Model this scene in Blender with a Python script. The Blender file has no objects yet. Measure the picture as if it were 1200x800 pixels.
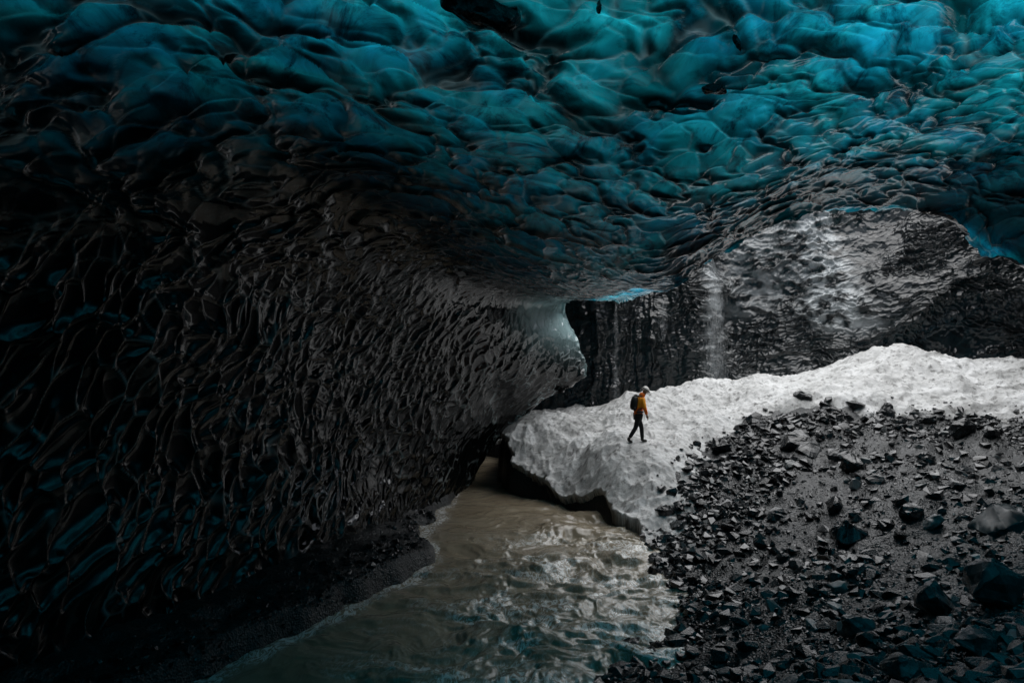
import bpy, bmesh, math, random
import numpy as np
from mathutils import Vector, Matrix
from mathutils.bvhtree import BVHTree

S = bpy.context.scene
COL = S.collection
R = math.radians

# ------------------------------------------------------------------ camera
cam = bpy.data.objects.new('camera', bpy.data.cameras.new('camera'))
COL.objects.link(cam); S.camera = cam
cam.location = (0, 0, 0); cam.rotation_euler = (R(90), 0, 0)
cam.data.lens = 24; cam.data.sensor_width = 36
cam.data.clip_start = 0.1; cam.data.clip_end = 500

# ------------------------------------------------------------------ world, sun, exposure
SUN_DIR = Vector((0.10, 0.14, 0.98)).normalized()        # towards the light: overcast brightness high over the shaft
elev = math.asin(SUN_DIR.z); azim = math.atan2(SUN_DIR.x, SUN_DIR.y)
W = bpy.data.worlds.new('World'); S.world = W; W.use_nodes = True
wn = W.node_tree; bgn = wn.nodes['Background']
sky = wn.nodes.new('ShaderNodeTexSky'); sky.sky_type = 'NISHITA'; sky.sun_disc = False
sky.sun_elevation = elev; sky.sun_rotation = azim
hs = wn.nodes.new('ShaderNodeHueSaturation'); hs.inputs['Saturation'].default_value = .3   # overcast: the sky's blue is greyed
wn.links.new(sky.outputs[0], hs.inputs['Color']); wn.links.new(hs.outputs[0], bgn.inputs[0]); bgn.inputs[1].default_value = 0.05
sl = bpy.data.lights.new('sun', 'SUN'); sl.energy = 1.5; sl.angle = R(100); sl.color = (1.0, 0.995, 0.985)
sun = bpy.data.objects.new('sun', sl); COL.objects.link(sun)
sun.rotation_euler = SUN_DIR.to_track_quat('Z', 'Y').to_euler()
S.view_settings.view_transform = 'Standard'; S.view_settings.look = 'None'
S.view_settings.gamma = 1; S.view_settings.use_curve_mapping = False
S.view_settings.exposure = 1.7
S.render.engine = 'CYCLES'
S.cycles.use_denoising = True
try:
    S.cycles.denoiser = 'OPENIMAGEDENOISE'; S.cycles.denoising_input_passes = 'RGB_ALBEDO_NORMAL'
except Exception: pass
S.cycles.max_bounces = 6; S.cycles.diffuse_bounces = 4; S.cycles.glossy_bounces = 3
S.cycles.transmission_bounces = 3; S.cycles.transparent_max_bounces = 6
S.cycles.sample_clamp_indirect = 4

# ------------------------------------------------------------------ numeric helpers
F = 800.0
def P3(px, py, d):                                         # a point sighted in the photo, at its real distance
    return ((px-600)*d/F, d, (400-py)*d/F)

def hash_u(a):
    a = a.astype(np.uint32)
    a ^= a >> np.uint32(16); a *= np.uint32(0x7feb352d)
    a ^= a >> np.uint32(15); a *= np.uint32(0x846ca68b)
    a ^= a >> np.uint32(16)
    return a
def h3(i, j, k, seed=0):
    with np.errstate(over='ignore'):
        n = (i.astype(np.int64)*73856093 ^ j.astype(np.int64)*19349663 ^ k.astype(np.int64)*83492791 ^ np.int64(seed*2654435 + 977)) & 0xffffffff
        return hash_u(n.astype(np.uint32))
def rnd(i, j, k, seed=0):
    return h3(i, j, k, seed).astype(np.float32) / np.float32(4294967295.0)
def vnoise(x, y, z, seed=0):                               # smooth value noise in [-1, 1]
    xi, yi, zi = np.floor(x), np.floor(y), np.floor(z)
    fx, fy, fz = x-xi, y-yi, z-zi
    fx = fx*fx*(3-2*fx); fy = fy*fy*(3-2*fy); fz = fz*fz*(3-2*fz)
    xi, yi, zi = xi.astype(np.int64), yi.astype(np.int64), zi.astype(np.int64)
    out = 0
    for a in (0, 1):
        for b in (0, 1):
            for c in (0, 1):
                w = (fx if a else 1-fx)*(fy if b else 1-fy)*(fz if c else 1-fz)
                out = out + w*rnd(xi+a, yi+b, zi+c, seed)
    return out*2-1
def fbm(x, y, z, oct=4, seed=0, gain=.5):
    s, a, f = 0, 1.0, 1.0
    for o in range(oct):
        s = s + a*vnoise(x*f, y*f, z*f, seed+o*17); a *= gain; f *= 2.03
    return s
def scallop(P, size, seed, flow, skew=.55, jit=.95, cw=.05, ca=.10):
    """3-D cellular bowls: returns height (0 in a bowl's middle, about 1 on the crests), stepped like overlapping flakes"""
    x, y, z = [p/size for p in P]
    xi, yi, zi = [np.floor(q).astype(np.int64) for q in (x, y, z)]
    f1 = np.full(x.shape, 9.0, np.float32); f2 = f1.copy(); st = np.zeros(x.shape, np.float32); cr = st.copy()
    for a in (-1, 0, 1):
        for b in (-1, 0, 1):
            for c in (-1, 0, 1):
                I, J, K = xi+a, yi+b, zi+c
                dx = (I+.5+(rnd(I, J, K, seed)-.5)*jit) - x
                dy = (J+.5+(rnd(I, J, K, seed+1)-.5)*jit) - y
                dz = (K+.5+(rnd(I, J, K, seed+2)-.5)*jit) - z
                d = (dx*dx+dy*dy+dz*dz).astype(np.float32)
                near = d < f1
                f2 = np.where(near, f1, np.minimum(f2, d))
                st = np.where(near, (dx*flow[0]+dy*flow[1]+dz*flow[2]).astype(np.float32), st)
                cr = np.where(near, rnd(I, J, K, seed+3), cr)
                f1 = np.where(near, d, f1)
    e = np.sqrt(f2)-np.sqrt(f1)
    crest = np.exp(-(e/cw)**2)
    return f1*1.15 - skew*st*(1-.6*crest) + ca*crest + .10*(cr-.5), crest*(st < .12)
def cr_interp(A, s):                                       # Catmull-Rom along axis 0
    n = A.shape[0]; i = np.clip(np.floor(s).astype(int), 0, n-2); t = (s-i)
    g = lambda k: A[np.clip(k, 0, n-1)]
    sh = (-1,)+(1,)*(A.ndim-1); t = t.reshape(sh)
    p0, p1, p2, p3 = g(i-1), g(i), g(i+1), g(i+2)
    return .5*((2*p1)+(-p0+p2)*t+(2*p0-5*p1+4*p2-p3)*t*t+(-p0+3*p1-3*p2+p3)*t**3)
def grid_normals(V):
    du = np.gradient(V, axis=0); dv = np.gradient(V, axis=1)
    n = np.cross(du, dv); return n/np.maximum(np.linalg.norm(n, axis=-1, keepdims=True), 1e-9)
def sstep(a, b, x):
    t = np.clip((x-a)/(b-a), 0, 1); return t*t*(3-2*t)
def gauss(x, c, w): return np.exp(-((x-c)/w)**2)

# ------------------------------------------------------------------ object helpers
def put(o, label=None, cat=None, group=None, kind=None, parent=None):
    if label: o['label'] = label
    if cat: o['category'] = cat
    if group: o['group'] = group
    if kind: o['kind'] = kind
    if parent: o.parent = parent
    return o
def mesh_obj(name, verts, faces, mat, smooth=True, attrs=None, parent=None):
    me = bpy.data.meshes.new(name)
    verts = np.asarray(verts, np.float32).reshape(-1, 3)
    faces = np.asarray(faces, np.int32)
    nf, k = faces.shape
    me.vertices.add(len(verts)); me.vertices.foreach_set('co', verts.ravel())
    me.loops.add(nf*k); me.loops.foreach_set('vertex_index', faces.ravel())
    me.polygons.add(nf); me.polygons.foreach_set('loop_start', np.arange(0, nf*k, k, dtype=np.int32))
    me.polygons.foreach_set('use_smooth', np.full(nf, smooth, bool))
    me.update(calc_edges=True)
    for an, av in (attrs or {}).items():
        at = me.attributes.new(an, 'FLOAT', 'POINT'); at.data.foreach_set('value', np.asarray(av, np.float32).ravel())
    me.materials.append(mat)
    o = bpy.data.objects.new(name, me); COL.objects.link(o)
    if parent: o.parent = parent
    return o
def grid_faces(n, m, keep=None):
    i = np.arange(n*m).reshape(n, m)
    f = np.stack([i[:-1, :-1], i[1:, :-1], i[1:, 1:], i[:-1, 1:]], -1).reshape(-1, 4)
    if keep is not None: f = f[keep.ravel()]
    return f
def compact(V, f):
    u, inv = np.unique(f.ravel(), return_inverse=True)
    return u, inv.reshape(f.shape)
def empty(name, loc, label, cat, group=None, rz=0):
    o = bpy.data.objects.new(name, None); COL.objects.link(o); o.location = loc; o.rotation_euler = (0, 0, rz)
    o.empty_display_size = .3
    return put(o, label, cat, group)

# ------------------------------------------------------------------ materials
def new_mat(name):
    m = bpy.data.materials.new(name); m.use_nodes = True
    nt = m.node_tree; nt.nodes.clear()
    out = nt.nodes.new('ShaderNodeOutputMaterial'); return m, nt, out
def N(nt, t, **kw):
    n = nt.nodes.new(t)
    for k, v in kw.items():
        if k in n.inputs: n.inputs[k].default_value = v
        else: setattr(n, k, v)
    return n
def ramp(nt, src, stops, interp='LINEAR'):
    r = nt.nodes.new('ShaderNodeValToRGB'); r.color_ramp.interpolation = interp
    el = r.color_ramp.elements
    while len(el) < len(stops): el.new(.5)
    for e, (p, c) in zip(el, stops): e.position = p; e.color = c if len(c) == 4 else (*c, 1)
    nt.links.new(src, r.inputs[0]); return r.outputs[0]
def noise(nt, scale, detail=5, rough=.55, dist=0, vec=None, stretch=None):
    n = N(nt, 'ShaderNodeTexNoise', Scale=scale, Detail=detail, Roughness=rough, Distortion=dist)
    if vec is None:
        tc = nt.nodes.new('ShaderNodeTexCoord'); vec = tc.outputs['Object']
    if stretch:
        mp = nt.nodes.new('ShaderNodeMapping'); mp.inputs['Scale'].default_value = stretch
        nt.links.new(vec, mp.inputs[0]); vec = mp.outputs[0]
    nt.links.new(vec, n.inputs['Vector']); return n.outputs[0]
def mixc(nt, f, a, b):
    m = nt.nodes.new('ShaderNodeMix'); m.data_type = 'RGBA'
    if isinstance(f, (int, float)): m.inputs[0].default_value = f
    else: nt.links.new(f, m.inputs[0])
    for s, v in ((6, a), (7, b)):
        if isinstance(v, tuple): m.inputs[s].default_value = (*v, 1)
        else: nt.links.new(v, m.inputs[s])
    return m.outputs[2]
def attr(nt, name):
    a = nt.nodes.new('ShaderNodeAttribute'); a.attribute_name = name; return a.outputs['Fac']
def bump(nt, h, strength, dist):
    b = N(nt, 'ShaderNodeBump', Strength=strength, Distance=dist); nt.links.new(h, b.inputs['Height']); return b.outputs[0]
def simple(name, col, rough=.6, spec=.5, bscale=None, bstr=.3, var=.25):
    m, nt, out = new_mat(name); p = N(nt, 'ShaderNodeBsdfPrincipled', Roughness=rough)
    p.inputs['Specular IOR Level'].default_value = spec
    nz = noise(nt, bscale or 8, 4)
    c = ramp(nt, nz, [(.3, tuple(x*(1-var) for x in col)), (.7, tuple(min(1, x*(1+var)) for x in col))])
    nt.links.new(c, p.inputs['Base Color'])
    if bscale: nt.links.new(bump(nt, nz, bstr, .02), p.inputs['Normal'])
    nt.links.new(p.outputs[0], out.inputs[0]); return m

def ice_material(name, body=(.0045, .0058, .006), glow=(.006, .33, .41), spec=.7, rough=(.04, .12), pale=None, thickness=False):
    """clear glacier ice over dark: a glossy wet skin, a dark body, and daylight coming through it from above"""
    m, nt, out = new_mat(name)
    p = N(nt, 'ShaderNodeBsdfPrincipled'); p.inputs['Specular IOR Level'].default_value = spec
    p.inputs['IOR'].default_value = 1.42
    big = noise(nt, .35, 6, .62, 1.2); mid = noise(nt, 1.6, 6, .65, 1.5); fine = noise(nt, 9, 5, .6, .4)
    dirt = noise(nt, .8, 8, .7, 2.0)
    bc = ramp(nt, mid, [(.3, tuple(c*.45 for c in body)), (.62, body), (.85, tuple(c*1.9 for c in body))])
    if thickness: bc = mixc(nt, attr(nt, 'rim'), bc, (.20, .215, .215))   # bright crest highlights painted as a whitish colour
    if pale:
        bc = mixc(nt, attr(nt, 'pale'), bc, pale)
    nt.links.new(bc, p.inputs['Base Color'])
    nt.links.new(ramp(nt, fine, [(.3, (rough[0],)*3), (.75, (rough[1],)*3)]), p.inputs['Roughness'])
    gl2 = noise(nt, 3.2, 2, .5, .6)
    hsum = nt.nodes.new('ShaderNodeMath'); hsum.operation = 'MULTIPLY_ADD'; nt.links.new(gl2, hsum.inputs[0]); hsum.inputs[1].default_value = 2.5; nt.links.new(fine, hsum.inputs[2])
    nb = bump(nt, hsum.outputs[0], .10, .02)
    tr = nt.nodes.new('ShaderNodeBsdfTranslucent')
    # streaks of bubbles and ash frozen into the ice make it more and less clear
    st = noise(nt, 1.3, 8, .66, 1.2, stretch=(1.2, .7, 1.4))
    g1 = ramp(nt, st, [(.30, tuple(c*.45 for c in glow)), (.47, glow), (.62, tuple(c*1.35 for c in glow)), (.78, (glow[0]*4+.02, glow[1]*2.0, glow[2]*2.0))])
    g2 = ramp(nt, dirt, [(.36, (.16, .2, .24)), (.50, (1, 1, 1))])
    g3 = ramp(nt, big, [(.35, (.55, .8, 1.1)), (.6, (1, 1, 1))])
    mu = nt.nodes.new('ShaderNodeMix'); mu.data_type = 'RGBA'; mu.blend_type = 'MULTIPLY'; mu.inputs[0].default_value = 1
    nt.links.new(g1, mu.inputs[6]); nt.links.new(g2, mu.inputs[7])
    mv = nt.nodes.new('ShaderNodeMix'); mv.data_type = 'RGBA'; mv.blend_type = 'MULTIPLY'; mv.inputs[0].default_value = 1
    nt.links.new(mu.outputs[2], mv.inputs[6]); nt.links.new(g3, mv.inputs[7])
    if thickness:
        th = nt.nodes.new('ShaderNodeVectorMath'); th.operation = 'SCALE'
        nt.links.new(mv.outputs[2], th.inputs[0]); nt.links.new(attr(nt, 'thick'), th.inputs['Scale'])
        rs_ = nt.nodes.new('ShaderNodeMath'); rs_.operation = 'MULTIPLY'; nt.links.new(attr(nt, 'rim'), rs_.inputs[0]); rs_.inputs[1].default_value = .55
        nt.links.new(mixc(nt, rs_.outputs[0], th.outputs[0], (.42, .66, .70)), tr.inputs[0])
    else: nt.links.new(mv.outputs[2], tr.inputs[0])
    nt.links.new(nb, p.inputs['Normal']); nt.links.new(nb, tr.inputs['Normal'])
    ad = nt.nodes.new('ShaderNodeAddShader')
    nt.links.new(p.outputs[0], ad.inputs[0]); nt.links.new(tr.outputs[0], ad.inputs[1])
    nt.links.new(ad.outputs[0], out.inputs[0])
    return m

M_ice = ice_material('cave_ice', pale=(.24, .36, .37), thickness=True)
M_iceblock = ice_material('ice_block', body=(.02, .045, .05), glow=(.01, .05, .06), rough=(.3, .55), spec=.4)
M_backice = ice_material('shaft_ice', body=(.014, .017, .018), glow=(.004, .03, .035), rough=(.05, .2), pale=(.42, .45, .46))

def snow_material():
    m, nt, out = new_mat('old_snow')
    p = N(nt, 'ShaderNodeBsdfPrincipled', Roughness=.55)
    a = noise(nt, .55, 8, .68, .6); b = noise(nt, 5, 6, .65); c = noise(nt, 30, 4, .6)
    col = ramp(nt, a, [(.30, (.25, .255, .25)), (.45, (.48, .485, .48)), (.6, (.64, .65, .65))])
    spots = ramp(nt, b, [(.34, (.24, .235, .22)), (.43, (1, 1, 1))])
    mu = nt.nodes.new('ShaderNodeMix'); mu.data_type = 'RGBA'; mu.blend_type = 'MULTIPLY'; mu.inputs[0].default_value = .75
    nt.links.new(col, mu.inputs[6]); nt.links.new(spots, mu.inputs[7])
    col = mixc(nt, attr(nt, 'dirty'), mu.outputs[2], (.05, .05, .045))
    nt.links.new(col, p.inputs['Base Color'])
    add = nt.nodes.new('ShaderNodeMath'); add.operation = 'ADD'; nt.links.new(b, add.inputs[0]); nt.links.new(c, add.inputs[1])
    nt.links.new(bump(nt, add.outputs[0], .5, .06), p.inputs['Normal'])
    nt.links.new(p.outputs[0], out.inputs[0]); return m
M_snow = snow_material()

def gravel_material():
    m, nt, out = new_mat('wet_black_gravel')
    p = N(nt, 'ShaderNodeBsdfPrincipled'); p.inputs['Specular IOR Level'].default_value = .55
    tc = nt.nodes.new('ShaderNodeTexCoord')
    v = N(nt, 'ShaderNodeTexVoronoi', Scale=11); nt.links.new(tc.outputs['Object'], v.inputs['Vector'])
    v2 = N(nt, 'ShaderNodeTexVoronoi', Scale=27); nt.links.new(tc.outputs['Object'], v2.inputs['Vector'])
    n1 = noise(nt, 1.3, 6, .6)
    c = mixc(nt, v.outputs['Color'], (.006, .0075, .008), (.028, .031, .033))
    c = mixc(nt, ramp(nt, n1, [(.4, (0,)*3), (.7, (.5,)*3)]), c, (.02, .024, .026))
    nt.links.new(c, p.inputs['Base Color'])
    nt.links.new(ramp(nt, n1, [(.3, (.28,)*3), (.7, (.55,)*3)]), p.inputs['Roughness'])
    ad = nt.nodes.new('ShaderNodeMath'); ad.operation = 'ADD'
    nt.links.new(v.outputs[0], ad.inputs[0]); nt.links.new(v2.outputs[0], ad.inputs[1])
    nt.links.new(bump(nt, ad.outputs[0], .7, .03), p.inputs['Normal'])
    nt.links.new(p.outputs[0], out.inputs[0]); return m
M_gravel = gravel_material()

def rock_material(name, col, rough=(.22, .5), pale=.0):
    m, nt, out = new_mat(name)
    p = N(nt, 'ShaderNodeBsdfPrincipled'); p.inputs['Specular IOR Level'].default_value = .6
    oi = nt.nodes.new('ShaderNodeObjectInfo')
    n1 = noise(nt, 3.5, 7, .65); n2 = noise(nt, 14, 5, .6)
    c = ramp(nt, n1, [(.35, tuple(x*.5 for x in col)), (.6, col), (.8, tuple(x*1.8 for x in col))])
    nt.links.new(c, p.inputs['Base Color'])
    nt.links.new(ramp(nt, n2, [(.35, (rough[0],)*3), (.7, (rough[1],)*3)]), p.inputs['Roughness'])
    nt.links.new(bump(nt, n2, .4, .025), p.inputs['Normal'])
    nt.links.new(p.outputs[0], out.inputs[0]); return m
M_rock = rock_material('wet_black_rock', (.015, .018, .020), (.14, .36))
M_rockpale = rock_material('pale_grey_rock', (.22, .23, .23), (.35, .6))
M_rockgrey = rock_material('dark_grey_rock', (.055, .059, .062), (.18, .42))

def water_material():
    m, nt, out = new_mat('silty_meltwater')
    p = N(nt, 'ShaderNodeBsdfPrincipled', Roughness=.06); p.inputs['IOR'].default_value = 1.33
    p.inputs['Specular IOR Level'].default_value = 1.0
    a = noise(nt, .7, 6, .6, 1.5); f = noise(nt, 6, 8, .72, 2.6, stretch=(1, .55, 1)); c2 = noise(nt, 16, 6, .65, 1.5)
    col = ramp(nt, a, [(.3, (.23, .185, .125)), (.7, (.33, .28, .2))])
    fm = nt.nodes.new('ShaderNodeMath'); fm.operation = 'MULTIPLY'
    nt.links.new(ramp(nt, f, [(.46, (0,)*3), (.66, (1,)*3)]), fm.inputs[0]); nt.links.new(attr(nt, 'foam_glint'), fm.inputs[1])
    col = mixc(nt, fm.outputs[0], col, (.78, .78, .75))
    nt.links.new(col, p.inputs['Base Color'])
    ad = nt.nodes.new('ShaderNodeMath'); ad.operation = 'ADD'; nt.links.new(f, ad.inputs[0]); nt.links.new(c2, ad.inputs[1])
    nt.links.new(bump(nt, ad.outputs[0], .25, .02), p.inputs['Normal'])
    nt.links.new(p.outputs[0], out.inputs[0]); return m
M_water = water_material()
M_blocker = simple('glacier_light_blocker', (.05, .055, .06), .9, .2, 2, .4)  # opaque dark material of the added light blockers
M_drops, nt_, out_ = new_mat('falling_meltwater')
p_ = N(nt_, 'ShaderNodeBsdfPrincipled', Roughness=.2); p_.inputs['Base Color'].default_value = (.6, .64, .66, 1)
t_ = nt_.nodes.new('ShaderNodeBsdfTransparent'); x_ = nt_.nodes.new('ShaderNodeMixShader'); x_.inputs[0].default_value = .11
nt_.links.new(t_.outputs[0], x_.inputs[1]); nt_.links.new(p_.outputs[0], x_.inputs[2]); nt_.links.new(x_.outputs[0], out_.inputs[0])

# ------------------------------------------------------------------ terrain
WL = -5.2                                                  # river level
CP = [P3(*c) for c in [
 (1200,700,9),(1200,600,13),(1200,535,18),(1200,485,22),(1200,434,26),(1050,700,10.5),(1050,600,14.5),(1050,530,19),(1050,480,23),
 (1060,416,27.5),(900,700,12),(900,600,16.5),(900,530,20.5),(900,490,23.5),(900,453,27),(820,650,15.4),(820,600,18),(820,540,21.5),
 (820,480,25.5),(820,456,28),(747,519,23),(747,474,26.5),(700,540,21.8),(700,570,20.9),(660,568,22.2),(690,580,21.1),(620,545,23.4),(640,520,24.2),
 (610,512,24.6),(640,492,26),(1000,430,27.2),(1110,430,27),(940,451,27),(775,470,26.8),(695,499,26.0),(735,480,26.3),
 (1050,800,7.5),(900,800,9.1),(1200,800,6.2),(800,800,10.2),(780,735,12.4),(800,700,13.6),(760,640,17.6),(740,610,19.2),(860,750,11.0),(950,640,14.3)]]
CP += [(15.5,31,-1.8),(10,31,-2.9),(7.6,31,-2.8),(2,29,-4.2),(20,30,-1.5),(24,20,-.8),(20,8,-1.5),(10,2,-1.5),(0,0,-1.75),(3,3.0,-2.1),(0,4,-3.2),
       (1.2,7,-4.4),(24,0,-1),(0,-8,-2),(15,-8,-1.5),(-12,-8,-4.6),(-12,10,-4.6),(-12,30,-4.6),(-3.6,13,-4.75),(-3.0,15.8,-4.7),(-5.2,11,-4.75),(-2.9,20,-4.9),
       (-2.6,26,-4.9),(-4,34,-4.8),(10,40,-3),(25,40,-2),(-8,6,-4.7),(4.0,31,-3.4)]
CP = np.array(CP); cxy, cz = CP[:, :2], CP[:, 2]
def kern(r): return np.sqrt(r*r+1.0)
Dm = np.linalg.norm(cxy[:, None]-cxy[None], axis=-1)
n_ = len(CP); A_ = np.zeros((n_+3, n_+3)); A_[:n_, :n_] = kern(Dm)+np.eye(n_)*-0.02
A_[:n_, n_] = 1; A_[:n_, n_+1:] = cxy; A_[n_, :n_] = 1; A_[n_+1:, :n_] = cxy.T
Wt = np.linalg.solve(A_, np.concatenate([cz, np.zeros(3)]))
def land(x, y):
    sh = np.shape(x); x = np.ravel(x); y = np.ravel(y); out = np.full(len(x), Wt[n_]) + Wt[n_+1]*x + Wt[n_+2]*y
    for k in range(n_): out += Wt[k]*kern(np.hypot(x-cxy[k, 0], y-cxy[k, 1]))
    return out.reshape(sh)
RIVER = np.array([(-6,-6),(-3.5,3),(-.6,7),(1.25,10.3),(2.1,11.7),(2.8,12.1),(3.3,13.9),(3.2,15.7),(3.75,17.2),(3.1,18.7),(2.75,19.6),(2.5,20.6),
 (1.3,21.4),(-.05,23.4),(-.3,25.5),(-.2,30),(-2.6,32),(-2.6,27),(-1.7,24.5),(-2.2,20.8),(-2.5,17.9),(-1.97,16.6),(-2.27,15.1),(-3.06,13.6),(-3.9,11.65),
 (-4.8,10.4),(-6.6,7.5),(-9,3),(-11,-6)], float)
SNOW = np.array([(3.7,16.8),(4.5,18.0),(5.2,19.5),(5.8,20.9),(6.5,21.8),(8.0,22.7),(10.3,23.0),(12.4,22.6),(13.9,22.1),(15.8,21.0),(24,18),(26,40),
 (-.3,40),(-1.6,25.5),(-1.3,22.4),(.5,20.2),(1.6,19.3),(1.9,18.2),(2.5,17.4)], float)
def sdist(poly, x, y):                                     # > 0 inside
    sh = np.shape(x); x = np.ravel(x).astype(float); y = np.ravel(y).astype(float)
    d = np.full(len(x), 1e9); ins = np.zeros(len(x), bool); n = len(poly)
    for i in range(n):
        a, b = poly[i], poly[(i+1) % n]; e = b-a
        wx, wy = x-a[0], y-a[1]; t = np.clip((wx*e[0]+wy*e[1])/(e@e), 0, 1)
        d = np.minimum(d, np.hypot(wx-t*e[0], wy-t*e[1]))
        c = (a[1] > y) != (b[1] > y)
        with np.errstate(divide='ignore', invalid='ignore'):
            ins ^= c & (x < (b[0]-a[0])*(y-a[1])/(b[1]-a[1])+a[0])
    return np.where(ins, d, -d).reshape(sh)
def river_sd(x, y):
    j = .22*fbm(x*1.1, y*1.1, x*0+3.1, 3, 5)
    return sdist(RIVER, x, y)+j*sstep(8, 12, y)
def snow_sd(x, y):
    return sdist(SNOW, x, y)+.38*fbm(x*.9, y*.9, x*0+7.7, 4, 9)
def bed(x, y, rs=None):
    """ground height, carved by the river"""
    rs = river_sd(x, y) if rs is None else rs
    h = np.maximum(land(x, y), WL+.04+.0*x)
    w = sstep(-.16, .22, rs)
    return h*(1-w) + (WL-.9)*w
def gravel_h(x, y):
    rs = river_sd(x, y)
    run = fbm(x*.28+y*.10, y*.75-x*.95, x*0, 4, 21)*.26      # shallow runnels down the slope
    lump = fbm(x*2.2, y*2.2, x*0+1, 4, 31)*.07
    return bed(x, y, rs)+(run*.6+lump)*sstep(.1, -1.2, rs)
def yrows(y0, y1, n): return y0*(y1/y0)**np.linspace(0, 1, n)

# gravel / ground sheet
ys = np.concatenate([np.linspace(-12, 3.5, 30)[:-1], yrows(3.5, 60, 620)]); xs_ = np.linspace(-1, 1, 560)
X = xs_[None, :]*(14+ys[:, None].clip(0)*.75) + 4; Y = np.repeat(ys[:, None], len(xs_), 1)
Z = gravel_h(X, Y) + .035*fbm(X*9, Y*9, X*0, 3, 44)*sstep(40, 10, Y)
ground = mesh_obj('ground', np.stack([X, Y, Z], -1), grid_faces(*X.shape), M_gravel)
put(ground, 'black wet gravel slope of the cave floor', None, kind='structure')

# snow sheet
ys = yrows(16.5, 40, 620); X0 = np.linspace(-1.2, 25, 900)
X = np.repeat(X0[None], len(ys), 0); Y = np.repeat(ys[:, None], len(X0), 1)
rs = river_sd(X, Y)+.07*fbm(X*4, Y*4, X*0, 3, 15); ss = snow_sd(X, Y)
def snow_h(X, Y, ss):
    top = np.maximum(land(X, Y), WL+.1)
    lump = fbm(X*.9, Y*.9, X*0, 5, 61)*.13
    foot, _ = scallop((X, Y, X*0), .42, 71, (0, 0, 0), 0)
    foot2, _ = scallop((X, Y, X*0), .9, 73, (0, 0, 0), 0)
    for k_ in range(1, 9):                                # the walker's own footprints
        lump = lump-.09*gauss(X, 4.0-.68*k_*.93, .13)*gauss(Y, 23.0+.10*k_+(.13 if k_ % 2 else -.13), .09)
    return top+lump+(foot-.4)*.11+(foot2-.4)*.12+.02*fbm(X*7, Y*7, X*0, 3, 65)+.34*sstep(0, 1.2, ss)
snow_top = snow_h(X, Y, ss)
w = sstep(-.06, .05, rs)
Z = snow_top*(1-w)+(WL-.7)*w
Z = np.where(ss < .1, Z-.6*sstep(.12, -.5, ss), Z)
gx = np.gradient(rs, axis=1)/np.gradient(X, axis=1); gy = np.gradient(rs, axis=0)/np.gradient(Y, axis=0)
gl = np.hypot(gx, gy)+1e-6
cut = np.clip((snow_top-Z)/.8, 0, 1)*.5*sstep(18.8, 20.5, Y)                       # the current has undercut the snow
X2 = X-gx/gl*cut; Y2 = Y-gy/gl*cut
wall = sstep(.05, .14, snow_top-Z)*(rs > -.4)  # cliff face mask, darkened below to paint the overhang's shade
dirty = np.clip(.45*sstep(.05, .8, fbm(X*.7, Y*1.6, X*0, 5, 85))*sstep(23.5, 20, Y)*sstep(6, 3, X)+.4*sstep(.1, .8, fbm(X*.45, Y*2.2, X*0, 5, 87))*sstep(10, 14, X)+.6*sstep(.55, .95, fbm(X*6, Y*6, X*0, 4, 89))+wall*.9 + .55*gauss(X, .7, .55)*gauss(Y, 24.6, .8)*(vnoise(X*3, Y*3, X*0, 4) > -.1) + .35*sstep(.7, -.1, ss)*sstep(-.1, .5, fbm(X*2.5, Y*2.5, X*0, 3, 81)) , 0, 1)  # dirt patches, plus the painted shade of the cliff face
keep = (ss[:-1, :-1] > -.45) & (rs[:-1, :-1] < .35)
V = np.stack([X2, Y2, Z], -1).reshape(-1, 3); fc = grid_faces(*X.shape, keep=keep); u, fc = compact(V, fc)
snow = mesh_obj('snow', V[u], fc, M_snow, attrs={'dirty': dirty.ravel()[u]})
put(snow, 'bank of old dirty white snow lit from above', None, kind='structure')

# river
ys = yrows(5, 34, 760); X0 = np.linspace(-1, 1, 620)
X = X0[None]*(4.2+ys[:, None]*.09)+(-1.0); Y = np.repeat(ys[:, None], 620, 1)
wx = X+.35*fbm(X*.8, Y*.8, X*0, 3, 91); wy = Y+.35*fbm(X*.8+9, Y*.8, X*0, 3, 92)
rough = 1.25*(.35+.65*sstep(24, 16, Y))*(.35+.65*sstep(-3.0, .8, X+.2*(14-Y)))
Z = WL + rough*(.135*fbm(wx*.8, wy*1.5, X*0, 3, 93)+.040*(1-np.abs(fbm(wx*2.5, wy*4.0, X*0, 3, 95)))+.013*fbm(wx*6, wy*8.5, X*0, 2, 97))
Z += .16*gauss(X-Y*.18, .1-13*.18+.4, .9)*gauss(Y, 11.6, .7)*(vnoise(X*1.2, Y*2, X*0, 5)+.3)
rs = river_sd(X, Y)
foam_glint = np.clip(gauss(rs, .12, .16)*(X < -1.8)*(Y > 8)*2.6 + .5*gauss(rs, .08, .10)+ (.5+3.2*sstep(-.1, .8, fbm(wx*1.1, wy*2.2, X*0, 4, 99)))*sstep(20, 15, Y)*sstep(-3.2, 1.2, X+.2*(14-Y)), 0, 3)  # foam along the banks, plus pale patches painting glints on the right side
river = mesh_obj('river', np.stack([X, Y, Z], -1), grid_faces(*X.shape), M_water, attrs={'foam_glint': foam_glint})
put(river, 'silty brown meltwater stream with rippled surface', None, kind='structure')

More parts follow.
